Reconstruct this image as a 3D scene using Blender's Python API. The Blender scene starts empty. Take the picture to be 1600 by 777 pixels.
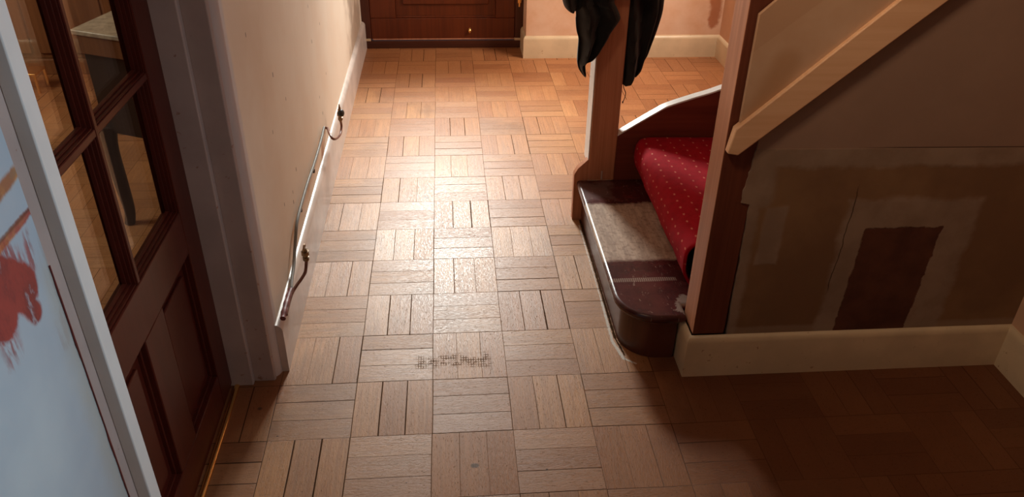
import bpy, bmesh, math, random
from mathutils import Vector, Matrix
random.seed(7)
scene = bpy.context.scene
COL = scene.collection

# ------------------------------------------------------------------ camera
CAM_LOC = Vector((0.06849, -1.63935, 1.63295))
CAM_ROT = tuple(math.radians(a) for a in (58.1095, -0.9945, -4.4833))
FPX = 1243.89
cd = bpy.data.cameras.new('camera')
cam = bpy.data.objects.new('camera', cd); COL.objects.link(cam)
cam.location = CAM_LOC; cam.rotation_mode = 'XYZ'; cam.rotation_euler = CAM_ROT
cd.sensor_fit = 'HORIZONTAL'; cd.sensor_width = 36.0; cd.lens = FPX / 1600 * 36.0
cd.clip_start = 0.02; cd.clip_end = 60
scene.camera = cam

# ------------------------------------------------------------------ view + light
scene.view_settings.view_transform = 'Standard'
scene.view_settings.look = 'None'
scene.view_settings.gamma = 1.0
scene.view_settings.use_curve_mapping = False
scene.view_settings.exposure = 0.0
scene.cycles.use_denoising = True
scene.cycles.max_bounces = 8
scene.cycles.diffuse_bounces = 5
scene.cycles.glossy_bounces = 4
scene.cycles.transparent_max_bounces = 12
scene.cycles.sample_clamp_indirect = 6.0

world = bpy.data.worlds.new('world'); scene.world = world; world.use_nodes = True
world.node_tree.nodes['Background'].inputs[0].default_value = (0.55, 0.65, 0.8, 1)
world.node_tree.nodes['Background'].inputs[1].default_value = 0.6

def area(name, loc, target, sx, sy, power, color, spread=180):
    l = bpy.data.lights.new(name, 'AREA'); l.shape = 'RECTANGLE'; l.size = sx; l.size_y = sy
    l.energy = power; l.color = color; l.spread = math.radians(spread)
    o = bpy.data.objects.new(name, l); COL.objects.link(o); o.location = loc
    o.rotation_euler = (Vector(target) - Vector(loc)).to_track_quat('-Z', 'Y').to_euler()
    return o
# daylight through the glazed upper half of the front door
area('front_door_daylight', (0.04, 3.85, 1.90), (0.04, -0.2, 0.45), 0.50, 0.8, 74, (1.0, 0.98, 0.96), 100)
# daylight through the window in the right-hand wall of the alcove
area('alcove_window_daylight', (1.76, 2.45, 1.55), (1.0, 2.95, 0.2), 0.7, 0.8, 19, (1.0, 0.86, 0.72), 110)
# added warm fill without a fixture, aimed at the balustrade panel
area('balustrade_fill', (-0.15, -0.55, 2.33), (1.12, 0.19, 1.30), 0.3, 0.3, 2.6, (1.0, 0.72, 0.48), 66)
# cool light from an unseen source on the right, aimed at the left wall
area('right_cool_light', (1.70, -0.80, 1.75), (-0.5, -0.75, 0.85), 0.5, 0.8, 3.7, (0.70, 0.86, 1.0), 60)
# window of the room behind the glazed door
area('side_room_daylight', (-3.0, 1.2, 1.9), (-1.6, 2.0, 0.2), 0.9, 0.9, 26, (1.0, 0.86, 0.68))

def at(u, v, axis, val):
    """world point that the photograph shows at (u, v), on the plane axis = val"""
    from mathutils import Euler
    d = Euler(CAM_ROT, 'XYZ').to_matrix() @ Vector(((u - 800) / FPX, -(v - 388.5) / FPX, -1.0))
    t = (val - CAM_LOC[axis]) / d[axis]
    return CAM_LOC + t * d

# ------------------------------------------------------------------ node helper
class NB:
    def __init__(s, name):
        s.m = bpy.data.materials.new(name); s.m.use_nodes = True
        s.t = s.m.node_tree; s.t.nodes.clear()
        s.out = s.n('ShaderNodeOutputMaterial')
        s.b = s.n('ShaderNodeBsdfPrincipled')
        s.t.links.new(s.b.outputs[0], s.out.inputs[0])
        g = s.n('ShaderNodeNewGeometry'); s.pos = g.outputs['Position']
        sp = s.n('ShaderNodeSeparateXYZ'); s.t.links.new(s.pos, sp.inputs[0])
        s.x, s.y, s.z = sp.outputs
    def n(s, typ, **kw):
        nd = s.t.nodes.new(typ)
        for k, v in kw.items(): setattr(nd, k, v)
        return nd
    def set(s, inp, v):
        if isinstance(v, bpy.types.NodeSocket): s.t.links.new(v, inp)
        elif isinstance(v, (tuple, list)) and len(v) == 3 and inp.type == 'RGBA': inp.default_value = (*v, 1)
        else: inp.default_value = v
    def math(s, op, a, b=None, c=None, clamp=False):
        nd = s.n('ShaderNodeMath', operation=op, use_clamp=clamp)
        s.set(nd.inputs[0], a)
        if b is not None: s.set(nd.inputs[1], b)
        if c is not None: s.set(nd.inputs[2], c)
        return nd.outputs[0]
    def add(s, a, b): return s.math('ADD', a, b)
    def sub(s, a, b): return s.math('SUBTRACT', a, b)
    def mul(s, a, b): return s.math('MULTIPLY', a, b)
    def vec(s, x, y, z):
        nd = s.n('ShaderNodeCombineXYZ')
        for i, v in enumerate((x, y, z)): s.set(nd.inputs[i], v)
        return nd.outputs[0]
    def scale(s, v, k):
        nd = s.n('ShaderNodeMapping'); s.set(nd.inputs[0], v); nd.inputs['Scale'].default_value = k
        return nd.outputs[0]
    def noise(s, v, sc, det=3, rough=0.55, dist=0.0):
        nd = s.n('ShaderNodeTexNoise'); s.set(nd.inputs['Vector'], v); nd.inputs['Scale'].default_value = sc
        nd.inputs['Detail'].default_value = det; nd.inputs['Roughness'].default_value = rough
        nd.inputs['Distortion'].default_value = dist
        return nd.outputs['Fac']
    def white(s, v, k=0):
        nd = s.n('ShaderNodeTexWhiteNoise', noise_dimensions='3D'); s.set(nd.inputs['Vector'], v)
        if k == 0: return nd.outputs['Value']
        sp = s.n('ShaderNodeSeparateColor'); s.t.links.new(nd.outputs['Color'], sp.inputs[0])
        return sp.outputs[k - 1]
    def step(s, v, a, b, lo=0.0, hi=1.0):
        """smooth ramp of v from a to b -> lo..hi"""
        nd = s.n('ShaderNodeMapRange', interpolation_type='SMOOTHSTEP')
        s.set(nd.inputs['Value'], v); s.set(nd.inputs['From Min'], a); s.set(nd.inputs['From Max'], b)
        nd.inputs['To Min'].default_value = lo; nd.inputs['To Max'].default_value = hi
        return nd.outputs['Result']
    def mix(s, f, a, b, mode='MIX'):
        nd = s.n('ShaderNodeMix', data_type='RGBA', blend_type=mode)
        s.set(nd.inputs[0], f); s.set(nd.inputs[6], a); s.set(nd.inputs[7], b)
        return nd.outputs[2]
    def capsule(s, a, b, A, B, r, soft, nz=None, amp=0.0):
        """1 inside a capsule from A to B (2-D points) in the plane coordinates a, b"""
        dx, dy = B[0] - A[0], B[1] - A[1]; L2 = max(dx * dx + dy * dy, 1e-9)
        pa, pb = s.sub(a, A[0]), s.sub(b, A[1])
        t = s.math('DIVIDE', s.add(s.mul(pa, dx), s.mul(pb, dy)), L2, clamp=True)
        ex, ey = s.sub(pa, s.mul(t, dx)), s.sub(pb, s.mul(t, dy))
        d = s.math('SQRT', s.add(s.mul(ex, ex), s.mul(ey, ey)))
        if nz is not None: d = s.add(d, s.mul(s.sub(nz, 0.5), amp))
        return s.step(d, r - soft, r + soft, 1.0, 0.0)
    def box(s, a, b, a0, a1, b0, b1, soft, nz=None, amp=0.0):
        ca, cb = (a0 + a1) / 2, (b0 + b1) / 2
        da = s.sub(s.math('ABSOLUTE', s.sub(a, ca)), (a1 - a0) / 2)
        db = s.sub(s.math('ABSOLUTE', s.sub(b, cb)), (b1 - b0) / 2)
        d = s.math('MAXIMUM', da, db)
        if nz is not None: d = s.add(d, s.mul(s.sub(nz, 0.5), amp))
        return s.step(d, -soft, soft, 1.0, 0.0)
    def mx(s, *a):
        r = a[0]
        for q in a[1:]: r = s.math('MAXIMUM', r, q)
        return r
    def bump(s, h, strength=0.3, dist=0.002):
        nd = s.n('ShaderNodeBump'); nd.inputs['Strength'].default_value = strength
        nd.inputs['Distance'].default_value = dist; s.set(nd.inputs['Height'], h)
        s.t.links.new(nd.outputs[0], s.b.inputs['Normal'])
    def done(s, color, rough=0.5, spec=0.5, metal=0.0):
        s.set(s.b.inputs['Base Color'], color); s.set(s.b.inputs['Roughness'], rough)
        s.set(s.b.inputs['Specular IOR Level'], spec); s.set(s.b.inputs['Metallic'], metal)
        return s.m

def paint(name, c, rough=0.5, var=0.06, sc=6, grime=None, spec=0.5, bump=0.15):
    b = NB(name); nz = b.noise(b.pos, sc, 4)
    d = tuple(max(0, k * (1 - var * 3)) for k in c)
    col = b.mix(b.step(nz, 0.3, 0.7), c, d)
    if grime:
        g = b.step(b.noise(b.pos, 38, 3, 0.7), 0.66, 0.72)
        col = b.mix(b.mul(g, 0.8), col, grime)
    b.bump(b.noise(b.pos, 60, 3), bump, 0.001)
    return b.done(col, rough, spec)

def wood(name, c1, c2, axis='z', rough=0.4, spec=0.5, knots=True, fine=60):
    b = NB(name)
    k = {'x': (1.2, fine, fine), 'y': (fine, 1.2, fine), 'z': (fine, fine, 1.2)}[axis]
    g = b.noise(b.scale(b.pos, k), 1.0, 4, 0.6, 0.3)
    k2 = tuple(q * 0.14 if q > 2 else 1.5 for q in k)
    w = b.noise(b.scale(b.pos, k2), 1.0, 3, 0.5, 0.8)
    f = b.add(b.mul(g, 0.55), b.mul(w, 0.5))
    col = b.mix(b.step(f, 0.36, 0.68), c1, c2)
    b.bump(g, 0.15, 0.001)
    return b.done(col, rough, spec)

# ------------------------------------------------------------------ mesh helpers
def obj(name, bm, mat, parent=None, bevel=0.0, smooth=False, seg=2):
    me = bpy.data.meshes.new(name)
    bmesh.ops.recalc_face_normals(bm, faces=bm.faces)
    off = Vector((0, 0, 0)); p = parent
    while p is not None: off += p.location; p = p.parent
    if parent is not None: bmesh.ops.translate(bm, verts=bm.verts, vec=-off)
    bm.to_mesh(me); bm.free()
    o = bpy.data.objects.new(name, me); COL.objects.link(o)
    if parent is not None: o.parent = parent
    me.materials.append(mat)
    if bevel:
        md = o.modifiers.new('bevel', 'BEVEL'); md.width = bevel; md.segments = seg; md.limit_method = 'ANGLE'
        md.angle_limit = math.radians(40)
    if smooth or bevel:
        for f in me.polygons: f.use_smooth = True
        try:
            me.set_sharp_from_angle(angle=math.radians(50))
        except Exception: pass
    return o
def thing(name, label, cat, loc, group=None):
    o = bpy.data.objects.new(name, None); COL.objects.link(o); o.location = loc; o.empty_display_size = .05
    return tag(o, label, cat, group)
def tag(o, label, cat, group=None):
    o['label'] = label; o['category'] = cat
    if group: o['group'] = group
    return o
def struct(o, label=None, cat=None):
    o['kind'] = 'structure'
    if label: o['label'] = label
    if cat: o['category'] = cat
    return o
def BM(): return bmesh.new()
def box(bm, x0, x1, y0, y1, z0, z1):
    v = [bm.verts.new((x, y, z)) for x in (x0, x1) for y in (y0, y1) for z in (z0, z1)]
    for f in ((0, 1, 3, 2), (4, 6, 7, 5), (0, 4, 5, 1), (2, 3, 7, 6), (0, 2, 6, 4), (1, 5, 7, 3)):
        bm.faces.new([v[i] for i in f])
    return bm
def prism(bm, pts, axis, a0, a1):
    """polygon pts (2-D, remaining axes in order) extruded along axis from a0 to a1"""
    def mk(p, a):
        q = list(p); q.insert(axis, a); return q
    A = [bm.verts.new(mk(p, a0)) for p in pts]; B = [bm.verts.new(mk(p, a1)) for p in pts]
    n = len(pts); bm.faces.new(A[::-1]); bm.faces.new(B)
    for i in range(n): bm.faces.new((A[i], A[(i + 1) % n], B[(i + 1) % n], B[i]))
    return bm
def loft(bm, rings, cap=True, closed=True):
    R = [[bm.verts.new(p) for p in r] for r in rings]; n = len(R[0])
    for a, b in zip(R, R[1:]):
        for i in range(n if closed else n - 1):
            bm.faces.new((a[i], a[(i + 1) % n], b[(i + 1) % n], b[i]))
    if cap:
        bm.faces.new(R[0][::-1]); bm.faces.new(R[-1])
    return bm
def smooth_path(P, k=8):
    P = [Vector(p) for p in P]; out = []
    for i in range(len(P) - 1):
        p0 = P[max(i - 1, 0)]; p1 = P[i]; p2 = P[i + 1]; p3 = P[min(i + 2, len(P) - 1)]
        for j in range(k):
            t = j / k
            out.append(.5 * ((2 * p1) + (-p0 + p2) * t + (2 * p0 - 5 * p1 + 4 * p2 - p3) * t * t + (-p0 + 3 * p1 - 3 * p2 + p3) * t ** 3))
    out.append(P[-1]); return out
def tube(bm, P, r, n=12):
    P = [Vector(p) for p in P]
    rs = r if isinstance(r, (list, tuple)) else [r] * len(P)
    rings = []; up = None
    for i, p in enumerate(P):
        d = (P[min(i + 1, len(P) - 1)] - P[max(i - 1, 0)]).normalized()
        if up is None:
            up = d.orthogonal().normalized()
        up = (up - d * up.dot(d)).normalized(); s = d.cross(up)
        rings.append([p + rs[i] * (math.cos(a) * up + math.sin(a) * s) for a in (2 * math.pi * k / n for k in range(n))])
    return loft(bm, rings)

# ------------------------------------------------------------------ materials of the room
S = 0.2286   # side of one parquet square (three strips)
def floor_material():
    b = NB('parquet')
    j1 = b.sub(b.noise(b.pos, 1.7, 2), 0.5); j2 = b.sub(b.noise(b.scale(b.pos, (1, 1, 1)), 2.3, 2, 0.5, 0.4), 0.5)
    u = b.add(b.mul(b.x, 1 / S), b.mul(j1, 0.035)); v = b.add(b.mul(b.y, 1 / S), b.mul(j2, 0.035))
    i, j = b.math('FLOOR', u), b.math('FLOOR', v); fu, fv = b.sub(u, i), b.sub(v, j)
    par = b.math('FLOORED_MODULO', b.add(i, j), 2.0)          # 0: strips run across, 1: strips run along the hall
    inv = b.sub(1.0, par)
    ac = b.add(b.mul(fv, inv), b.mul(fu, par)); al = b.add(b.mul(fu, inv), b.mul(fv, par))
    a3 = b.mul(ac, 3.0); k = b.math('FLOOR', a3); w = b.sub(a3, k)
    idv = b.vec(b.add(i, .5), b.add(j, .5), b.add(k, .5)); tid = b.vec(b.add(i, .5), b.add(j, .5), 7.5)
    r1, r2, r3 = b.white(idv, 1), b.white(idv, 2), b.white(idv, 3); t1, t2 = b.white(tid, 1), b.white(tid, 2)
    dw = b.mul(b.math('MINIMUM', w, b.sub(1.0, w)), S / 3)
    dt = b.mul(b.math('MINIMUM', al, b.sub(1.0, al)), S)
    seed = b.add(b.mul(i, 13.1), b.add(b.mul(j, 7.7), b.mul(k, 3.3)))
    gv = b.vec(b.add(b.mul(al, S * 5), seed), b.mul(ac, S * 150), seed)
    gcoarse = b.vec(b.add(b.mul(al, S * 7), seed), b.mul(ac, S * 38), b.add(seed, 3.0))
    g = b.noise(gv, 1.0, 3, 0.65, 0.15); gc = b.noise(gcoarse, 1.0, 3, 0.55, 1.0)
    # joints: some tight and barely seen, some open and dark
    nl = b.noise(b.pos, 9, 2)
    gw = b.add(0.0009, b.mul(b.math('POWER', r3, 3.0), 0.0028))
    gw = b.mul(gw, b.add(0.55, b.mul(nl, 0.9)))
    gfade = b.step(b.add(b.x, b.mul(b.y, -.5)), .55, .95, 1.0, .45)
    gap1 = b.mul(b.step(dw, b.mul(gw, 0.4), gw, 1.0, 0.0), b.add(0.5, b.mul(r3, 0.5)))
    gw2 = b.add(0.0011, b.mul(b.math('POWER', t2, 2.0), 0.0012))
    gap2 = b.mul(b.step(dt, b.mul(gw2, 0.4), gw2, 1.0, 0.0), 0.8)
    gap = b.mul(b.mx(gap1, gap2), gfade)
    # worn, bare wood
    bare = b.mix(b.step(b.add(b.mul(r1, 0.5), b.mul(t1, 0.5)), 0.0, 1.0), BARE_A, BARE_B)
    bare = b.mix(b.mul(b.step(gc, 0.42, 0.72), 0.45), bare, BARE_C)
    dirty = b.mul(b.step(b.noise(b.pos, 2.6, 4, 0.6), 0.42, 0.68), b.step(t1, 0.2, 0.9))
    bare = b.mix(b.mul(dirty, 0.65), bare, BARE_D)
    bare = b.mix(b.mul(inv, 0.16), bare, BARE_D)  # strips running across toned darker: grain glare put into the colour
    bare = b.mix(b.mul(b.step(g, 0.35, 0.62, 1.0, 0.0), 0.30), bare, (0.16, 0.085, 0.045))
    # areas where the old orange varnish is left
    nz = b.noise(b.pos, 5.0, 4, 0.6); jit = b.mul(b.sub(r2, 0.5), 0.25)
    far = b.step(b.add(b.y, b.add(b.mul(nz, 0.9), jit)), 2.55, 3.65)  # varnish, carried nearer to tone down the strongly lit far floor
    alc = b.mul(b.step(b.add(b.add(b.x, b.mul(b.y, 0.30)), b.add(b.mul(nz, 0.5), jit)), 1.52, 1.95), b.step(b.y, 1.0, 1.6))
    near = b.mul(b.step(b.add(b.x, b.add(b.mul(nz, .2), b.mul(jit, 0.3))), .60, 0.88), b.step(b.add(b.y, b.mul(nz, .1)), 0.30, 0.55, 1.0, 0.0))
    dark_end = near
    left = b.step(b.add(b.add(b.x, b.mul(b.y, -0.50)), b.mul(nz, .16)), -0.52, -0.40, 1.0, 0.0)
    left = b.mul(left, b.step(b.y, .2, .35, 1.0, 0.0))
    side = b.step(b.x, -.62, -.60, 1.0, 0.0)
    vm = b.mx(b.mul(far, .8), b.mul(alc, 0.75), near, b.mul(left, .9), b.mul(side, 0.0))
    varn = b.mix(b.step(b.add(b.mul(r1, 0.4), b.mul(gc, 0.8)), 0.25, 0.9), VARN_A, VARN_B)
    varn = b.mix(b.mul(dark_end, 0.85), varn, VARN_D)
    varn = b.mix(b.mul(left, .7), varn, (0.20, 0.055, 0.016))
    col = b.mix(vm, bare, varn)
    nearb = b.step(b.add(b.y, b.mul(b.sub(nz, .5), .3)), -0.30, 0.40, 1.0, 0.0)  # floor darker and more orange towards the near end
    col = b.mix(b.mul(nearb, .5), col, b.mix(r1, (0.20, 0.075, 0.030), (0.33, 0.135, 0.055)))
    # specks, nail holes, a knot, and the print of carpet underlay
    vo = b.n('ShaderNodeTexVoronoi'); b.set(vo.inputs['Vector'], b.pos); vo.inputs['Scale'].default_value = 14
    sp = b.mul(b.step(vo.outputs['Distance'], 0.03, 0.055, 1.0, 0.0), b.step(b.noise(b.pos, 3, 2), 0.45, 0.55))
    knots = b.mx(b.capsule(b.x, b.y, (.112, -.125), (.118, -.125), .008, .003), b.capsule(b.x, b.y, (-.501, .132), (-.50, .132), .006, .003),
                 b.capsule(b.x, b.y, (-.04, 1.41), (-.03, 1.41), .008, .004))
    wav = b.math('SINE', b.mul(b.x, 800)); wav2 = b.math('SINE', b.mul(b.y, 560))
    under = b.mul(b.mx(b.step(wav, .2, .7), b.step(wav2, .2, .7)), b.box(b.x, b.y, -.05, .175, .285, .345, .014, nz, .06))
    under = b.mul(under, b.step(b.noise(b.pos, 34, 2), .36, .6))
    col = b.mix(b.mul(b.mx(sp, knots), 0.75), col, (0.035, 0.018, 0.010))
    col = b.mix(b.mul(under, 0.75), col, (0.07, 0.04, 0.025))
    # old white paint and a dark gap along the foot of the bottom step
    fz = b.noise(b.pos, 45, 4, .7)
    C = lambda a0, b0, a1, b1, rr: b.capsule(b.x, b.y, (a0, b0), (a1, b1), rr, .0015, fz, .010)
    pl = b.mx(C(.590, 1.14, .589, .60, .0022), C(.589, .60, .586, .38, .004), C(.586, .38, .606, .295, .0055), C(.606, .295, .640, .268, .003))
    dg = b.mx(C(.600, 1.18, .598, .40, .0045), C(.598, .40, .612, .312, .003))
    col = b.mix(b.mul(dg, .9), col, (.012, .007, .005))
    col = b.mix(b.mul(pl, .85), col, (.62, .56, .50))
    col = b.mix(b.mul(gap, 0.93), col, (0.022, 0.011, 0.007))
    gf = b.vec(b.add(b.mul(al, S * 60), seed), b.mul(ac, S * 260), seed)
    fleck = b.step(b.noise(gf, 1.0, 4, 0.8), 0.40, 0.60)
    pits = b.mul(b.step(b.noise(b.vec(b.add(b.mul(al, S * 90), seed), b.mul(ac, S * 420), seed), 1.0, 3, 0.7), 0.60, 0.68), 0.6)
    col = b.mix(pits, col, (0.06, 0.035, 0.022))
    rough = b.add(b.add(ROUGH0, b.mul(fleck, 0.12)), b.mul(r2, 0.08))
    h = b.add(b.mul(g, 0.5), b.add(b.mul(gap, -1.0), b.mul(b.add(r1, r3), 0.35)))
    h = b.add(h, b.add(b.mul(gc, 0.35), b.add(b.mul(fleck, -0.35), b.mul(pits, -1.0))))
    b.bump(h, 0.34, 0.0010)
    dull = b.mx(gap, b.mul(pits, 1.2), b.mul(under, .8), dg, b.mul(pl, .5))
    return b.done(col, b.add(rough, b.mul(dull, .4)), b.math('MULTIPLY', 0.40, b.sub(1.0, dull), clamp=True))
BARE_A, BARE_B, BARE_C, BARE_D = (0.385, 0.168, 0.068), (0.54, 0.275, 0.118), (0.34, 0.138, 0.052), (0.22, 0.11, 0.060)
VARN_A, VARN_B, VARN_D = (0.24, 0.080, 0.028), (0.36, 0.138, 0.050), (0.085, 0.022, 0.009)
ROUGH0 = 0.31
M = {}
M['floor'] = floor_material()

def left_wall_material():
    b = NB('old_lining_paper')
    nz = b.noise(b.pos, 2.2, 4, .6); fine = b.noise(b.pos, 25, 4, .6)
    col = b.mix(b.step(nz, .35, .7), (0.84, 0.73, 0.60), (0.80, 0.66, 0.52))
    top = b.mul(b.step(b.add(b.z, b.mul(nz, .4)), .75, 1.25), b.step(b.y, .4, 1.2, 1.0, .2))
    col = b.mix(b.mul(top, .35), col, (.55, .33, .17))
    # bare grey patches of plaster at the far end of the wall
    far = b.mul(b.step(b.add(b.y, b.mul(fine, .5)), 2.75, 3.1), b.step(nz, .45, .6))
    col = b.mix(b.mul(far, .7), col, (.36, .27, .20))
    holes = [(.755, .786), (.892, .655), (.642, .646), (.900, .394), (1.528, .786), (1.767, .65), (1.522, .65), (1.794, .422),
             (1.553, .406), (1.587, .321), (.65, .392), (.798, .359), (.786, .327), (.504, .985)]
    hm = b.mx(*[b.capsule(b.y, b.z, (p, q - .003), (p, q + .004), .003 if k % 3 else .0045, .0015) for k, (p, q) in enumerate(holes)])
    col = b.mix(b.mul(hm, .8), col, (.10, .055, .035))
    # bare pinkish plaster behind the radiator tail
    pl = b.capsule(b.y, b.z, (1.50, .24), (1.46, .19), .03, .01, fine, .03)
    col = b.mix(b.mul(pl, .7), col, (.50, .24, .13))
    wcorner = b.step(b.add(b.y, b.mul(b.sub(fine, .5), .02)), .315, .335, 1.0, 0.0)
    col = b.mix(b.mul(wcorner, .9), col, (.58, .50, .47))
    b.bump(b.add(fine, b.mul(hm, -1.5)), .25, .0015)
    return b.done(col, .62, .35)
M['wall_left'] = left_wall_material()
M['plaster_warm'] = paint('bare_pink_plaster', (0.62, 0.36, 0.22), .75, .06, 3, spec=.3)
def alcove_material():
    b = NB('bare_pink_plaster_stained'); nz = b.noise(b.pos, 4, 4, .6); f = b.noise(b.pos, 22, 4, .65)
    col = b.mix(b.step(nz, .35, .7), (0.70, 0.47, 0.33), (0.62, 0.36, 0.22))
    st = b.capsule(b.x, b.z, (1.745, .62), (1.748, .22), .035, .012, f, .05)
    col = b.mix(b.mul(st, .85), col, (.34, .105, .035))
    b.bump(f, .25, .0015)
    return b.done(col, .7, .3)
M['alcove'] = alcove_material()
M['ceiling'] = paint('ceiling_white', (0.72, 0.68, 0.62), .8, .02)
M['cream'] = paint('cream_gloss', (0.66, 0.50, 0.32), .32, .05, 8, grime=(.30, .16, .09), spec=.5)
M['white_base'] = paint('white_gloss_dusty', (0.66, 0.56, 0.50), .3, .07, 9, spec=.55)
M['jamb'] = paint('off_white_gloss', (0.47, 0.37, 0.33), .3, .05, 7, grime=(.26, .12, .07), spec=.55)
M['arch_white'] = paint('white_gloss', (0.66, 0.68, 0.66), .35, .03, 7, spec=.5)
M['brown_trim'] = wood('dark_stain', (.075, .020, .010), (.04, .009, .005), 'x', .35)
M['front_door'] = wood('front_door_varnish', (0.13, 0.026, 0.007), (0.08, 0.015, 0.005), 'z', .36, .4)
M['front_frame'] = wood('front_frame_stain', (0.085, 0.020, 0.010), (0.04, 0.010, 0.006), 'z', .4, .4)
M['mahog'] = wood('red_brown_door_gloss', (0.085, 0.014, 0.008), (0.060, 0.010, 0.006), 'z', .30, .18, fine=30)
M['brass'] = NB('brass').done((0.95, 0.60, 0.22), .26, .5, 1.0)
M['steel'] = NB('grey_metal').done((0.24, 0.235, 0.22), .5, .4, .0)
M['copper'] = paint('tarnished_copper', (0.20, 0.060, 0.030), .38, .12, 40, spec=.6)
M['pine'] = wood('old_pine', (0.56, 0.25, 0.14), (0.40, 0.16, 0.08), 'z', .5, .35)
M['pine_dark'] = wood('old_pine_string', (0.17, 0.035, 0.018), (0.11, 0.020, 0.011), 'x', .45, .35)
M['rail'] = wood('painted_rail', (0.78, 0.48, 0.28), (0.70, 0.40, 0.22), 'x', .5, .35)
M['lit_white'] = paint('lit_white_edge', (0.80, 0.78, 0.75), .35, .04, 12, grime=(.22, .12, .08), spec=.5)  # bright white standing for light on stair edges

def stair_wall_material():
    b = NB('patched_stair_wall')
    nz = b.noise(b.pos, 3.0, 4, .6); f = b.noise(b.pos, 30, 4, .65); m = b.noise(b.pos, 9, 4, .6)
    upper = b.mix(b.step(nz, .3, .7), (.33, .21, .15), (.28, .175, .125))
    lower = b.mix(b.step(nz, .35, .65), (.25, .14, .070), (.19, .10, .052))
    up = b.step(b.add(b.z, b.mul(b.x, .012)), .772, .776)
    col = b.mix(up, lower, upper)
    # grey filler: along the joint, down the post, around the bare patch
    fil = b.mx(b.box(b.x, b.z, .80, 1.9, .705, .772, .010, m, .045),
               b.box(b.x, b.z, .80, .945, .58, .775, .015, m, .05),
               b.box(b.x, b.z, .80, .915, .14, .60, .010, m, .03),
               b.box(b.x, b.z, .93, .995, .40, .59, .006, m, .02),
               b.mul(b.box(b.x, b.z, 1.165, 1.555, .15, .605, .012, m, .05), 1.0))
    fil = b.mul(fil, b.sub(1.0, up))
    filc = b.mix(b.step(m, .35, .65), (.34, .245, .18), (.26, .18, .13))
    col = b.mix(b.mul(fil, .75), col, filc)
    base = b.mul(b.box(b.x, b.z, .9, 1.9, .14, .175, .008, m, .02), .5)
    col = b.mix(base, col, (.32, .23, .16))
    # bare brown patch where something was cut away
    dpx = b.add(b.x, b.mul(b.sub(b.z, .33), -.03))
    rad = b.box(dpx, b.z, 1.228, 1.455, .10, .512, .0025, f, .022)
    col = b.mix(b.mul(rad, .95), col, b.mix(b.step(m, .3, .7), (.115, .035, .018), (.07, .02, .012)))
    # cracks
    wob = b.mul(b.sub(b.noise(b.pos, 14, 3), .5), .02)
    cr = b.mul(b.step(b.math('ABSOLUTE', b.add(b.sub(b.sub(b.x, 1.176), b.mul(b.sub(b.z, .46), .03)), wob)), .0007, .0022, 1.0, 0.0), b.box(b.x, b.z, 1.1, 1.25, .30, .64, .02))
    cr2 = b.mul(b.step(b.math('ABSOLUTE', b.sub(b.add(b.z, b.mul(b.x, .012)), .7765)), .0006, .0022, 1.0, 0.0), b.step(b.x, 1.12, 1.3))
    col = b.mix(b.mul(b.mx(cr, cr2), .85), col, (.03, .012, .008))
    b.bump(b.add(b.mul(f, .4), b.add(b.mul(fil, .6), b.mul(rad, -1.5))), .35, .003)
    return b.done(col, .75, .2)
M['stair_wall'] = stair_wall_material()

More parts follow.
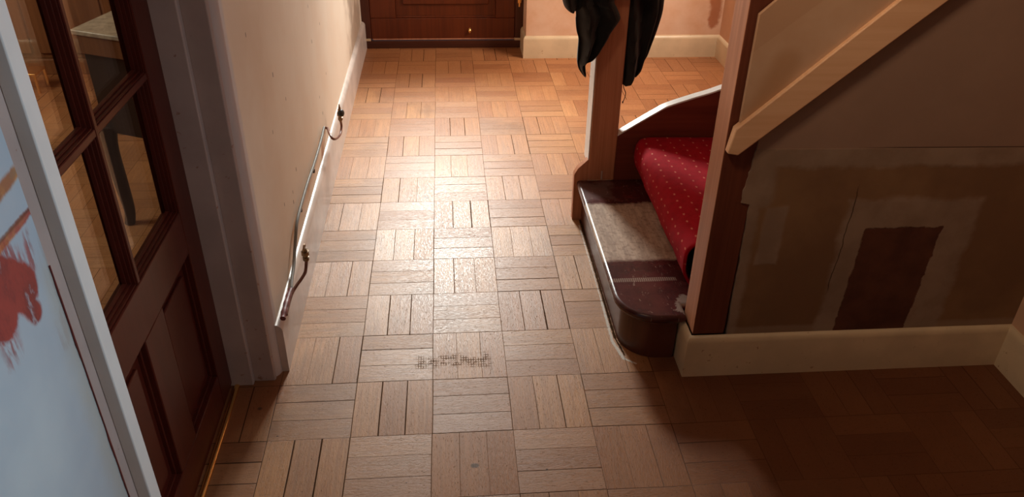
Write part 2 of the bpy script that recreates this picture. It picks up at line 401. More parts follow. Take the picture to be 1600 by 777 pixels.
def blue_wall_material():
    b = NB('stripped_blue_white_paint')
    nz = b.noise(b.pos, 3, 4, .6); f = b.noise(b.scale(b.pos, (1, 1, .45)), 26, 5, .7); m = b.noise(b.pos, 11, 4, .65)
    c = b.mix(b.step(nz, .3, .7), (.50, .60, .64), (.40, .50, .57))
    c = b.mix(b.mul(b.box(b.y, b.z, -.80, -.585, .0, 1.6, .02, m, .08), .0), c, (.3, .3, .3))
    s_ = .888
    Y = lambda y: -1.639 + (y + 1.639) * s_
    Z = lambda z: 1.633 + (z - 1.633) * s_
    cap = lambda y0, z0, y1, z1, r, so, am=.02, nn=None: b.capsule(b.y, b.z, (Y(y0), Z(z0)), (Y(y1), Z(z1)), r, so, nn or f, am)
    # yellowed, thin paint near the frame and low down
    yel = b.mul(b.capsule(b.y, b.z, (Y(-.50), Z(.9)), (Y(-.52), Z(.2)), .03, .03, m, .06), .45)
    c = b.mix(yel, c, (.45, .42, .30))
    # grey-brown ghost band under the frame at the top
    c = b.mix(b.mul(cap(-.43, 1.3, -.455, 1.03, .012, .01), .5), c, (.30, .27, .24))
    # orange and red scrapes along old joints
    o1 = cap(-.60, 1.075, -.505, 1.085, .008, .004, .018); o1b = cap(-.52, 1.085, -.475, 1.09, .004, .003, .012)
    r1 = cap(-.62, 1.012, -.475, 1.017, .007, .003, .014); r1h = cap(-.62, 1.02, -.475, 1.02, .003, .002, .010)
    streak = b.step(b.noise(b.scale(b.pos, (1, 5, .7)), 16, 4, .7), .42, .56)
    red = b.mx(cap(-.635, .975, -.585, .925, .034, .005, .03), cap(-.65, .95, -.66, .925, .035, .006, .04), cap(-.60, .92, -.582, .878, .018, .004, .015))
    red = b.mul(red, b.sub(1.0, b.mul(b.step(f, .56, .66), .55)))
    drip = b.mul(b.mx(cap(-.535, .99, -.545, .94, .008, .006, .04), cap(-.60, .99, -.57, .93, .02, .01, .06), cap(-.66, .91, -.67, .87, .02, .015, .06)), streak)
    drip2 = b.mul(cap(-.50, .97, -.53, .78, .012, .008, .045), streak)
    c = b.mix(b.mul(o1, .9), c, b.mix(b.step(m, .4, .6), (.60, .27, .04), (.34, .12, .03)))
    c = b.mix(b.mul(b.mx(o1b, b.mul(drip2, .35)), .7), c, (.30, .19, .12))
    c = b.mix(b.mul(b.mx(red, b.mul(drip, .8)), .95), c, b.mix(b.step(f, .4, .6), (.34, .035, .022), (.22, .02, .015)))
    c = b.mix(b.mul(r1, .9), c, b.mix(b.step(m, .42, .55), (.36, .05, .025), (.50, .20, .05)))
    c = b.mix(b.mul(r1h, .6), c, (.10, .05, .03))
    # chips
    vo = b.n('ShaderNodeTexVoronoi'); b.set(vo.inputs['Vector'], b.scale(b.pos, (1, 1, .5))); vo.inputs['Scale'].default_value = 13
    chip = b.mul(b.step(b.add(vo.outputs['Distance'], b.mul(f, .05)), .075, .095, 1.0, 0.0), b.step(m, .45, .55))
    c = b.mix(b.mul(chip, .75), c, (.14, .13, .13))
    b.bump(b.add(b.mul(f, .3), b.mul(b.mx(red, r1, chip), -1.0)), .3, .002)
    return b.done(c, .38, .45)
M['blue'] = blue_wall_material()

# ------------------------------------------------------------------ room shell
XL, XD, XN, XR, YF = -0.462, -0.60, -0.51, 1.80, 3.46
def sbox(name, dims, mat, bevel=0, label=None, cat=None):
    return struct(obj(name, box(BM(), *dims), mat, None, bevel))
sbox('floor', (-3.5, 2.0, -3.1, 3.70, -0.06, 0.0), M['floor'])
sbox('ceiling', (-3.5, 2.0, -3.1, 3.70, 2.42, 2.48), M['ceiling'])
# left hall wall beyond the glazed door, with the softened corner at its end
bm = BM(); r = .040
arc = [(XL - r + r * math.sin(a), .262 + r - r * math.cos(a)) for a in [math.pi / 2 * k / 8 for k in range(9)]]
prism(bm, [(-.60, .262)] + arc + [(XL, 3.56), (-.60, 3.56)], 2, 0.0, 2.42)
struct(obj('wall_left', bm, M['wall_left'], smooth=True))
sbox('wall_left_near', (-.62, XN, -2.75, -.632, 0, 2.42), M['blue'])
sbox('wall_left_above', (-.60, -.50, -.632, .262, 2.08, 2.42), M['wall_left'])
# far wall with the front door opening and the alcove wall to its right
bm = BM(); box(bm, -.462, .565, 3.46, 3.60, 2.10, 2.42); struct(obj('wall_front', bm, M['plaster_warm']))
sbox('wall_alcove', (.565, 1.80, 3.25, 3.60, 0, 2.42), M['alcove'])
bm = BM()
box(bm, 1.80, 1.92, -3.0, 2.08, 0, 2.42); box(bm, 1.80, 1.92, 2.82, 3.60, 0, 2.42)
box(bm, 1.80, 1.92, 2.08, 2.82, 0, 1.12); box(bm, 1.80, 1.92, 2.08, 2.82, 1.98, 2.42)
struct(obj('wall_right', bm, M['plaster_warm']))
sbox('wall_back', (-3.4, 1.80, -3.0, -2.80, 0, 2.42), M['plaster_warm'])
sbox('wall_side_room_far', (-3.4, -.60, 3.46, 3.60, 0, 2.42), M['plaster_warm'])
sbox('wall_side_room_left', (-3.5, -3.38, -3.0, 3.60, 0, 2.42), M['plaster_warm'])
# wall under the stairs, lapping the near newel post
def ragged(pts, n, amp):
    out = []
    for a, b_ in zip(pts, pts[1:]):
        for k in range(n):
            t = k / n; out.append((a[0] + (b_[0] - a[0]) * t + random.uniform(-amp, amp), a[1] + (b_[1] - a[1]) * t + random.uniform(-amp, amp) * .4))
    out.append(pts[-1]); return out
bm = BM()
lap = ragged([(.893, .145), (.889, .345), (.887, .433), (.883, .598), (.857, .604), (.860, .66), (.866, .70), (.872, .764)], 6, .0022)
prism(bm, lap + [(.885, 1.0), (1.80, 1.78), (1.80, .10), (.893, .10)], 1, .211, .25)
struct(obj('wall_stair', bm, M['stair_wall']))

def skirting(name, pts, h, mat, t=.018):
    """pts: list of (x, y) along the room side of the wall; the board stands to the right of the path"""
    bm = BM()
    prof = [(0, 0), (t, 0), (t, h - .022), (t * .93, h - .015), (t * .75, h - .008), (t * .30, h), (0, h + .001)]
    n = len(pts); rings = []
    for i, p in enumerate(pts):
        p = Vector(p)
        ds = []
        if i > 0: ds.append((p - Vector(pts[i - 1])).normalized())
        if i < n - 1: ds.append((Vector(pts[i + 1]) - p).normalized())
        nr = [Vector((d.y, -d.x)) for d in ds]
        m_ = sum(nr, Vector((0, 0))).normalized(); k = 1 / max(.3, m_.dot(nr[0]))
        rings.append([(p.x + m_.x * o * k, p.y + m_.y * o * k, z) for o, z in prof])
    loft(bm, rings)
    return struct(obj(name, bm, mat, smooth=True))
skirting('baseboard_left', [(XL, YF), (XL, .295)][::-1], .176, M['white_base'], .021)
skirting('baseboard_alcove', [(.565, 3.46), (.565, 3.25), (1.80, 3.25), (1.80, 2.3)][::1], .138, M['cream'], .016)
skirting('baseboard_stair', [(.783, .33), (.783, .211), (1.80, .211), (1.80, -2.7)], .150, M['cream'], .014)

# door lining and stop on the far side of the glazed door
bm = BM(); box(bm, -.66, -.537, .234, .262, 0, 2.08); struct(obj('trim_1', bm, M['jamb'], None, .004, seg=3))
bm = BM(); prism(bm, [(-.538, .264), (-.538, .254), (-.530, .253), (-.478, .253), (-.474, .264)], 2, 0, 2.08)
struct(obj('trim_2', bm, M['jamb'], None, .002))
# near architrave: white edge, greyer return
bm = BM(); box(bm, -.512, -.490, -.600, -.563, 0, 2.12); struct(obj('trim_3', bm, M['arch_white'], None, .002))
bm = BM(); box(bm, -.64, -.512, -.632, -.585, 0, 2.12); struct(obj('trim_4', bm, M['jamb'], None, .002))
# red paint line where wall and frame meet
bm = BM(); P = []
zz = .30
while zz < 1.0:
    w_ = .0006 + .0022 * max(0, math.sin(zz * 23) * .6 + math.sin(zz * 61) * .4) + random.uniform(0, .0008)
    P.append((zz, w_)); zz += .008
rings = [[(XN + .0004, -.6325 - w_, z), (XN + .0004, -.6315, z), (XN + .0022, -.6315, z), (XN + .0022, -.6325 - w_, z)] for z, w_ in P]
loft(bm, rings); struct(obj('trim_5', bm, paint('red_paint_line', (.13, .010, .009), .4, .1, 30)))

# ------------------------------------------------------------------ glazed door (closed) in the left opening
def glass_material(name, tint=(0.93, 0.95, 0.93)):
    b = NB(name); t = b.t
    tr = b.n('ShaderNodeBsdfTransparent'); tr.inputs[0].default_value = (*tint, 1)
    gl = b.n('ShaderNodeBsdfGlossy'); gl.inputs['Roughness'].default_value = .03
    g = b.n('ShaderNodeNewGeometry'); dt_ = b.n('ShaderNodeVectorMath', operation='DOT_PRODUCT')
    t.links.new(g.outputs['Incoming'], dt_.inputs[0]); t.links.new(g.outputs['Normal'], dt_.inputs[1])
    ca = b.sub(1.0, b.math('ABSOLUTE', dt_.outputs['Value']))
    fr = b.add(0.03, b.mul(b.math('POWER', ca, 5.0), 0.9))
    mx = b.n('ShaderNodeMixShader'); t.links.new(fr, mx.inputs[0])
    t.links.new(tr.outputs[0], mx.inputs[1]); t.links.new(gl.outputs[0], mx.inputs[2]); t.links.new(mx.outputs[0], b.out.inputs[0])
    t.nodes.remove(b.b)
    return b.m
M['glass'] = glass_material('clear_glass')
d2 = bpy.data.objects.new('door_2', None); COL.objects.link(d2); d2.location = (-.62, .24, 0)
struct(d2, 'closed dark red-brown glazed door with small panes over two sunk panels', 'door')
Y0, Y1 = -.575, .242; YM = (-.179, -.165)
stN, stF = -.455, .137; X0, X1 = -.645, -.600
ZG = [.655, 1.005, 1.36, 1.71]; ZB = .125; ZT = .52
bm = BM()
box(bm, X0, X1, Y0, stN, .012, 2.04); box(bm, X0, X1, stF, Y1, .012, 2.04)     # stiles
box(bm, X0, X1, stN, stF, .012, ZB); box(bm, X0, X1, stN, stF, ZT + .015, ZG[0]); box(bm, X0, X1, stN, stF, 1.94, 2.04)
box(bm, X0, X1, -.222, -.095, ZB, ZT + .015)
obj('door_frame', bm, M['mahog'], d2, .0025)
def ovolo(bm, ya, yb, za, zb, w=.016, d=.030):
    """stepped sticking around an opening, on the hall side"""
    for k, (o, dep) in enumerate(((0, .004), (.006, .013), (.011, d))):
        o1 = o + .007
        box(bm, X1 - d, X1 - dep, ya + o, ya + o1, za + o, zb - o); box(bm, X1 - d, X1 - dep, yb - o1, yb - o, za + o, zb - o)
        box(bm, X1 - d, X1 - dep, ya + o, yb - o, za + o, za + o1); box(bm, X1 - d, X1 - dep, ya + o, yb - o, zb - o1, zb - o)
for (a, b_) in ((-.430, -.222), (-.095, .152)):
    bm = BM(); box(bm, X0 + .010, X1 - .024, a - .02 if a > -.2 else a, min(b_, stF) , ZB - .002, ZT + .014)
    # fielded centre of the panel
    a2, b2 = max(a, stN) + .035, min(b_, stF) - .035
    prism(bm, [(ZB + .04, a2)[::-1], (b2, ZB + .04), (b2, ZT - .03), (a2, ZT - .03)], 0, X1 - .026, X1 - .016)
    obj('door_panel', bm, M['mahog'], d2, .003)
    bm = BM(); ya, yb, zb2 = max(a, stN), min(b_, stF), ZT + .015
    for (q0, q1, w0, w1) in ((ya, ya + .006, ZB, zb2), (yb - .006, yb, ZB, zb2), (ya, yb, ZB, ZB + .006), (ya, yb, zb2 - .006, zb2)):
        box(bm, X1 - .026, X1 - .014, q0, q1, w0, w1)
    obj('panel_moulding', bm, M['mahog'], d2, .0015)
zs = ZG + [1.94]
for k in range(4):
    za = zs[k] + (0.008 if k else 0); zb = zs[k + 1] - .008 if k < 3 else zs[k + 1]
    for (ya, yb) in ((stN, YM[0]), (YM[1], stF)):
        bm = BM(); box(bm, -.634, -.630, ya - .003, yb + .003, za - .003, zb + .003)
        p_ = obj('pane', bm, M['glass'], d2)
        bm = BM()
        for (o, w_, dep) in ((0, .003, .005), (.003, .003, .013), (.006, .003, .021)):
            box(bm, -.630, X1 - dep, ya + o, ya + o + w_, za + o, zb - o); box(bm, -.630, X1 - dep, yb - o - w_, yb - o, za + o, zb - o)
            box(bm, -.630, X1 - dep, ya + o, yb - o, za + o, za + o + w_); box(bm, -.630, X1 - dep, ya + o, yb - o, zb - o - w_, zb - o)
        obj('glazing_bead', bm, M['mahog'], d2, .001)
bm = BM(); box(bm, -.640, X1 - .001, YM[0], YM[1], ZG[0], 1.94); obj('glazing_bar', bm, M['mahog'], d2, .002)
for z in ZG[1:]:
    bm = BM(); box(bm, -.640, X1 - .002, stN, stF, z - .008, z + .008); obj('glazing_bar', bm, M['mahog'], d2, .002)
# brass threshold strip
bm = BM(); prism(bm, [(-.594, 0.0), (-.593, .005), (-.589, .0075), (-.583, .0075), (-.579, .005), (-.578, 0.0)], 1, -.60, .24)
tag(obj('threshold_strip', bm, M['brass'], None, .001), 'shiny brass threshold strip on the floor along the glazed door', 'threshold strip')

# ------------------------------------------------------------------ front door
d1 = bpy.data.objects.new('door_1', None); COL.objects.link(d1); d1.location = (.06, 3.47, 0)
struct(d1, 'varnished brown wooden front door with raised panel and brass fittings', 'door')
bm = BM(); box(bm, -.463, .566, 3.455, 3.50, 0.0, .050); struct(obj('trim_6', bm, M['brown_trim'], None, .003))
bm = BM(); box(bm, -.463, -.408, 3.45, 3.52, .050, 2.10); box(bm, .512, .566, 3.45, 3.52, .050, 2.10); box(bm, -.408, .512, 3.45, 3.52, 2.04, 2.10)
obj('door_frame', bm, M['front_frame'], d1, .003)
bm = BM(); box(bm, -.441, -.412, 3.448, 3.46, .050, .066); box(bm, .510, .551, 3.448, 3.46, .050, .066)
obj('sill_end', bm, M['cream'], d1, .002)
bm = BM()
box(bm, -.408, .512, 3.462, 3.505, .058, .192); box(bm, -.408, -.245, 3.462, 3.505, .192, .98); box(bm, .388, .512, 3.462, 3.505, .192, .98)
box(bm, -.245, .388, 3.462, 3.505, .86, .98); box(bm, -.408, -.25, 3.462, 3.505, .98, 2.04); box(bm, .37, .512, 3.462, 3.505, .98, 2.04)
box(bm, -.25, .37, 3.462, 3.505, 1.90, 2.04)
obj('door_leaf', bm, M['front_door'], d1, .004)
bm = BM(); box(bm, -.245, .388, 3.478, 3.50, .192, .86)
prism(bm, [(-.20, .276), (.345, .276), (.345, .80), (-.20, .80)], 1, 3.466, 3.478)
obj('raised_panel', bm, M['front_door'], d1, .006)
bm = BM()
for (a0, a1, z0, z1) in ((-.245, .388, .192, .204), (-.245, .388, .848, .86), (-.245, -.233, .204, .848), (.376, .388, .204, .848)):
    box(bm, a0, a1, 3.470, 3.478, z0, z1)
obj('panel_moulding', bm, M['front_door'], d1, .003)
bm = BM(); box(bm, -.25, .37, 3.482, 3.488, .98, 1.90)
obj('pane', bm, M['glass'], d1)
bm = BM(); box(bm, -.40, .512, 3.455, 3.462, .056, .062); obj('weather_bar', bm, M['pine'], d1, .001)
# brass spyhole-shaped knob low on the door
bm = BM(); rings = []
for rr, yy in ((.0125, 3.462), (.0135, 3.458), (.010, 3.452), (.008, 3.449), (.009, 3.444), (.0055, 3.440), (.001, 3.439)):
    rings.append([(.222 + rr * math.cos(a), yy, .112 + 1.35 * rr * math.sin(a)) for a in [2 * math.pi * k / 20 for k in range(20)]])
loft(bm, rings); obj('knob', bm, M['brass'], d1, smooth=True)
bm = BM(); tube(bm, [(.538, 3.444, .268), (.538, 3.444, .272), (.538, 3.444, .40)], .0065, 12)
box(bm, .528, .548, 3.446, 3.452, .29, .39); obj('hinge', bm, M['brass'], d1, smooth=True)

# ------------------------------------------------------------------ staircase
st = thing('staircase', 'wooden staircase with rounded dark bottom step and square newel posts', 'staircase', (.70, .70, 0))
def tread_material():
    b = NB('worn_mahogany_tread')
    nz = b.noise(b.pos, 12, 4, .65); f = b.noise(b.scale(b.pos, (60, 8, 8)), 1, 4, .7); ff = b.noise(b.pos, 55, 4, .7)
    dark = b.mix(b.step(nz, .3, .7), (.085, .018, .016), (.045, .010, .009))
    scr = b.mul(b.step(b.noise(b.scale(b.pos, (40, 14, 1)), 1.5, 5, .8, .5), .60, .66), .6)
    dark = b.mix(scr, dark, (.32, .22, .18))
    bare = b.mix(b.step(f, .35, .65), (.48, .35, .26), (.32, .22, .16))
    bare = b.mix(b.mul(b.step(ff, .5, .62), .5), bare, (.15, .075, .05))
    m1 = b.mul(b.step(b.add(b.y, b.mul(nz, .05)), .605, .625), b.step(b.add(b.y, b.mul(nz, .10)), 1.02, 1.05, 1.0, 0.0))
    m1 = b.mul(m1, b.step(b.z, .17, .176))
    patch = b.mul(b.capsule(b.x, b.y, (.775, .31), (.80, .36), .022, .004, ff, .075), b.step(b.z, .17, .176))
    col = b.mix(m1, dark, bare)
    col = b.mix(b.mul(patch, .85), col, (.27, .20, .17))
    # strip of old adhesive with the weave of the carpet
    g = b.mul(b.step(b.math('SINE', b.mul(b.x, 900)), -.3, .4), b.step(b.math('SINE', b.mul(b.y, 800)), -.6, .2))
    adh = b.mul(b.box(b.x, b.y, .50, .80, .464, .484, .003, nz, .012), b.step(b.z, .17, .176))
    col = b.mix(b.mul(adh, b.add(.15, b.mul(g, .6))), col, (.42, .33, .27))
    blue = b.mul(b.box(b.x, b.y, .55, .70, 1.03, 1.17, .02, nz, .1), b.step(b.z, .17, .176))
    col = b.mix(b.mul(blue, .4), col, (.16, .12, .12))
    b.bump(b.add(ff, b.mul(m1, -.4)), .25, .0012)
    rough = b.add(.26, b.mul(m1, .16))
    return b.done(col, rough, .5)
M['tread'] = tread_material()
M['riser'] = wood('mahogany_riser', (.105, .030, .018), (.055, .015, .010), 'z', .3, .45, fine=30)
def bull(inset, R):
    """plan outline of the bottom step: quarter-round near corner"""
    x0, y0 = .577 + inset, .267 + inset
    pts = [(.790, y0)]
    n = 14
    for k in range(n + 1):
        a = math.pi / 2 * k / n
        pts.append((x0 + R - R * math.sin(a), y0 + R - R * math.cos(a)))
    pts += [(x0, 1.198), (.80, 1.198)] if inset == 0 else [(x0, 1.19), (.80, 1.19)]
    return pts
bm = BM(); pts = bull(0, .135)
out = [(.782, .267)] + pts[1:-1] + [(1.10, 1.198), (1.10, .33), (.782, .33)]
prism(bm, out, 2, .152, .180)
obj('tread', bm, M['tread'], st, .011, seg=4)
bm = BM(); pts = bull(.026, .115)
out = [(.764, .293)] + [(min(p[0], .764), p[1]) for p in pts[1:-2]] + [(.603, 1.186), (.640, 1.186), (.640, .42), (.764, .36)]
prism(bm, out, 2, .0, .153)
obj('riser', bm, M['riser'], st, .002)
bm = BM(); pts = bull(.020, .120)
inner = bull(.030, .112)
out = [(.764, .290)] + [(min(p[0], .764), p[1]) for p in pts[1:-2]] + [(.597, 1.18), (.607, 1.18)] + [(min(p[0], .764), p[1]) for p in inner[1:-2][::-1]] + [(.764, .299)]
prism(bm, out, 2, .138, .153); obj('scotia_moulding', bm, M['riser'], st, .002)
# upper steps under the carpet (bare timber at the ends)
for k, (xr, z, xe) in enumerate(((.846, .352, 1.16), (1.14, .532, 1.42), (1.38, .712, 1.66), (1.62, .892, 1.80))):
    bm = BM(); box(bm, xr, xr + .016, .33, 1.186, z - .172 if k else .180, z - .028)
    obj('riser', bm, M['riser'], st, .001)
    bm = BM(); box(bm, xr - .022, xe, .33, 1.186, z - .028, z); obj('tread', bm, M['riser'], st, .008, seg=3)
# newel posts
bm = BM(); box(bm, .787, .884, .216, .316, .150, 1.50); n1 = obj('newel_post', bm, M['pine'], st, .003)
n1.data.materials.append(wood('dark_pine', (0.16, 0.045, 0.022), (0.11, 0.028, 0.014), 'z', .5, .3))
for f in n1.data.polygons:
    if f.normal.y < -.9: f.material_index = 1     # the face towards the under-stair wall is darker
bm = BM(); box(bm, .620, .726, 1.186, 1.286, .180, 1.02)
n2 = obj('newel_post', bm, M['pine'], st, .004); n2['label'] = 'far newel post beside the coat'
bm = BM(); box(bm, .6165, .6200, 1.190, 1.282, .250, 1.0); obj('post_lit_edge', bm, M['lit_white'], n2, .001)['label'] = 'white strip for the lit left edge of the far post'  # light on the post's left face, put in as a white strip
bm = BM(); box(bm, .672, .678, 1.1825, 1.188, .186, .222); obj('repair_plate', bm, M['jamb'], n2, .001)
# far string: short front board with cut corner, then curved board behind the post
bm = BM()
prism(bm, [(.567, 0.0), (.622, 0.0), (.622, .276), (.578, .232), (.565, .205), (.565, .172)], 1, 1.189, 1.222)
obj('string_board', bm, M['pine'], st, .002)
curve = smooth_path([(.724, .370, 0), (.814, .428, 0), (.868, .462, 0), (.912, .487, 0), (1.005, .519, 0), (1.10, .550, 0), (1.25, .615, 0), (1.45, .79, 0), (1.80, 1.12, 0)], 6)
bm = BM(); prism(bm, [(.724, 0.0)] + [(p.x, p.y) for p in curve] + [(1.80, 0.0)], 1, 1.190, 1.226)
obj('string_board', bm, M['pine_dark'], st, .001)
bm = BM()
rings = [[(p.x, 1.188, p.y - .001), (p.x, 1.188, p.y + .006), (p.x, 1.228, p.y + .006), (p.x, 1.228, p.y - .001)] for p in curve]
loft(bm, rings); obj('string_capping', bm, M['lit_white'], st, .0015)  # capping coloured white for the light along the string top
# balustrade: bottom rail on the near face, boarded panel above it
def rp(u, v, y=.187): 
    p = at(u, v, 1, y); return (p.x, p.z)
A, B_, C_, D_ = rp(1150, 203), rp(1407.5, 0), rp(1137, 241), rp(1484, 0)
ext = lambda p, q, x: (x, p[1] + (q[1] - p[1]) * (x - p[0]) / (q[0] - p[0]))
top2 = ext(A, B_, 1.80); bot2 = ext((.815, .757), D_, 1.80)
bm = BM(); prism(bm, [C_, (.815, .757), bot2, top2, A], 1, .187, .213)
obj('bottom_rail', bm, M['rail'], st, .003)
def panel_material():
    b = NB('balustrade_board'); nz = b.noise(b.pos, 4, 4, .6)
    g = b.noise(b.scale(b.pos, (2, 20, 10)), 1, 3)
    c = b.mix(b.step(nz, .3, .7), (.62, .41, .27), (.54, .33, .20))
    band = b.capsule(b.x, b.z, (.845, .84), (.90, 1.0), .035, .02, nz, .05)
    c = b.mix(b.mul(band, .45), c, (.40, .19, .07))
    edge = b.step(b.sub(b.z, b.mul(b.x, .85)), .335, .34)
    c = b.mix(b.mul(edge, .25), c, (.42, .22, .12))
    b.bump(g, .1, .001)
    return b.done(c, .6, .3)
p1, p2, p3 = rp(1155, 200, .200), rp(1187, 23, .200), rp(1209, 0, .200)
sl = (p3[1] - p2[1]) / (p3[0] - p2[0])
bm = BM(); prism(bm, [(p1[0], p1[1] - .02), p2, (p2[0] + .35, p2[1] + .35 * .95), (1.80, 2.05), (1.80, 1.60)], 1, .200, .2115)
obj('balustrade_panel', bm, panel_material(), st, .001)

# ------------------------------------------------------------------ stair carpet
def carpet_material():
    b = NB('red_carpet')
    uv = b.n('ShaderNodeUVMap'); sp = b.n('ShaderNodeSeparateXYZ'); b.t.links.new(uv.outputs[0], sp.inputs[0])
    u, v = sp.outputs[0], sp.outputs[1]
    P = .046
    cu = b.mul(u, 1 / P); row = b.math('FLOOR', cu); fu = b.sub(b.sub(cu, row), .5)
    odd = b.math('FLOORED_MODULO', row, 2.0)
    cv = b.add(b.mul(v, 1 / (P * 1.0)), b.mul(odd, .5)); fv = b.sub(b.sub(cv, b.math('FLOOR', cv)), .5)
    wob = b.mul(b.sub(b.noise(b.pos, 160, 2), .5), .10)
    d = b.add(b.math('SQRT', b.add(b.math('POWER', b.mul(fu, 1.3), 2.0), b.math('POWER', b.mul(fv, .75), 2.0))), wob)
    dot = b.mul(b.step(d, .07, .12, 1.0, 0.0), b.step(b.noise(b.pos, 45, 2), .2, .5))
    pile = b.noise(b.pos, 420, 3, .7); blotch = b.noise(b.pos, 30, 3, .6)
    c = b.mix(b.step(pile, .3, .7), (.44, .003, .016), (.32, .002, .010))
    c = b.mix(b.mul(b.step(blotch, .4, .7), .35), c, (.16, .002, .006))
    c = b.mix(b.mul(dot, .75), c, (.66, .24, .16))
    b.bump(b.add(pile, b.mul(blotch, .6)), .6, .003)
    m = b.done(c, .85, .15)
    b.b.inputs['Sheen Weight'].default_value = .05; b.b.inputs['Sheen Roughness'].default_value = .5
    b.b.inputs['Sheen Tint'].default_value = (1, .3, .3, 1)
    return m
def profile(t):
    """(x, z) section of the carpet over the second step; t = 0 far end, 1 near end"""
    b0 = .842 - .010 * t
    return smooth_path([(b0, 0, .1835), (b0 - .014, 0, .205), (.808 - .010 * t, 0, .245), (.797 - .008 * t, 0, .285), (.797 - .006 * t, 0, .325),
                        (.810, 0, .354), (.834, 0, .366), (.875, 0, .368), (1.0, 0, .366), (1.120, 0, .366), (1.135, 0, .40), (1.118, 0, .50), (1.13, 0, .545), (1.20, 0, .547), (1.365, 0, .547)], 6)
bm = BM(); uvl = bm.loops.layers.uv.new('UVMap'); grid = []
NY = 60
for jy in range(NY + 1):
    t = jy / NY; y = 1.182 - t * (1.182 - .395); pr_ = profile(t); s_ = 0; row = []
    for k, p in enumerate(pr_):
        if k: s_ += (pr_[k] - pr_[k - 1]).length
        wv = .0016 * math.sin(y * 23 + k * .4) + .0012 * math.sin(y * 51)
        row.append((bm.verts.new((p.x - wv, y, p.z)), s_, y))
    grid.append(row)
for a, b_ in zip(grid, grid[1:]):
    for k in range(len(a) - 1):
        f = bm.faces.new((a[k][0], a[k + 1][0], b_[k + 1][0], b_[k][0]))
        for lp, q in zip(f.loops, (a[k], a[k + 1], b_[k + 1], b_[k])): lp[uvl].uv = (q[1], q[2])
cp = obj('stair_carpet', bm, carpet_material(), smooth=True)
md = cp.modifiers.new('thick', 'SOLIDIFY'); md.thickness = .009; md.offset = -1
tag(cp, 'red carpet with small pale dots laid over the second stair', 'carpet')

# ------------------------------------------------------------------ coat on the far newel
def cloth_material(name, c, c2):
    b = NB(name); n1 = b.noise(b.pos, 300, 2, .6); n2_ = b.noise(b.pos, 8, 3)
    b.bump(n1, .25, .001)
    m = b.done(b.mix(b.step(n2_, .35, .65), c, c2), .8, .25)
    b.b.inputs['Sheen Weight'].default_value = .15
    return m
M['coat'] = cloth_material('black_coat_cloth', (.008, .006, .006), (.013, .010, .009))
M['lining'] = cloth_material('grey_coat_lining', (.05, .043, .042), (.035, .03, .03))
coat = thing('coat', 'black coat hanging over the far newel post of the stairs', 'coat', (.66, 1.23, .62))
def drape(bm, rows, yc, depth, folds, ph=0.0, n=40, curl=0.0):
    rings = []
    for (v, ul, ur) in rows:
        a, b_ = at(ul, v, 1, yc), at(ur, v, 1, yc); z = (a.z + b_.z) / 2; w_ = max(b_.x - a.x, .004)
        dd = depth * min(1.0, w_ / .06 + .15); ring = []
        for k in range(n):
            th = 2 * math.pi * k / n; s_ = (math.cos(th) + 1) / 2; side = math.sin(th)
            x = a.x + w_ * s_
            y = yc + dd * (abs(side) ** .7) * (1 if side > 0 else -1) * .5
            y += dd * .75 * math.sin(folds * s_ * math.pi * 2 + ph + z * 9) * math.sin(math.pi * s_) ** .5 if 0 < s_ < 1 else 0
            y += curl * (s_ - .5) * w_
            ring.append((x, y, z))
        rings.append(ring)
    return loft(bm, rings)
def dens(rows, k=3):
    P = smooth_path([(r_[0], r_[1], r_[2]) for r_ in rows], k); return [(p.x, p.y, p.z) for p in P]
bm = BM()
drape(bm, dens([(-70, 905, 985), (-35, 899, 970), (0, 895, 960), (12, 899, 964), (24, 900, 968.5), (31, 899.5, 967.7), (48, 901, 955), (60, 904, 948.5), (72, 903.5, 941), (83, 902.5, 934), (92, 902, 925.5),
                (98, 902, 915.5), (107, 904, 914.5), (115, 909, 915.5), (120, 913, 915.5)], 4), 1.125, .05, 1.6, .6)
obj('front_panel', bm, M['coat'], coat, smooth=True)
bm = BM()
drape(bm, dens([(-70, 880, 925), (-35, 876, 915), (-10, 877, 912), (5, 880, 910), (12, 883.5, 908), (16, 889, 904), (17.5, 893, 899)], 4), 1.085, .055, .8, 2.0)
obj('cuff', bm, M['coat'], coat, smooth=True)
bm = BM()
drape(bm, dens([(-70, 975, 1030), (-35, 973, 1031), (0, 968, 1029), (20, 967, 1027), (47, 966, 1020), (70, 966, 1013), (86, 966, 1009), (95, 966, 1005), (111, 968, 999), (121, 968, 991), (129, 970, 980), (132, 973, 977)], 4), 1.245, .06, 1.3, 1.2)
obj('back_panel', bm, M['coat'], coat, smooth=True)
bm = BM()
drape(bm, dens([(-70, 1020, 1046), (-35, 1020, 1042), (0, 1020, 1037.7), (20, 1018, 1034.6), (47, 1013, 1026.4), (70, 1009, 1018), (86, 1006, 1012), (95, 1003.5, 1007), (111, 998, 1001.7), (121, 990, 993.5)], 4), 1.262, .02, .6, .2)
obj('lining_edge', bm, M['lining'], coat, smooth=True)['label'] = 'dark grey lining showing along the edge'
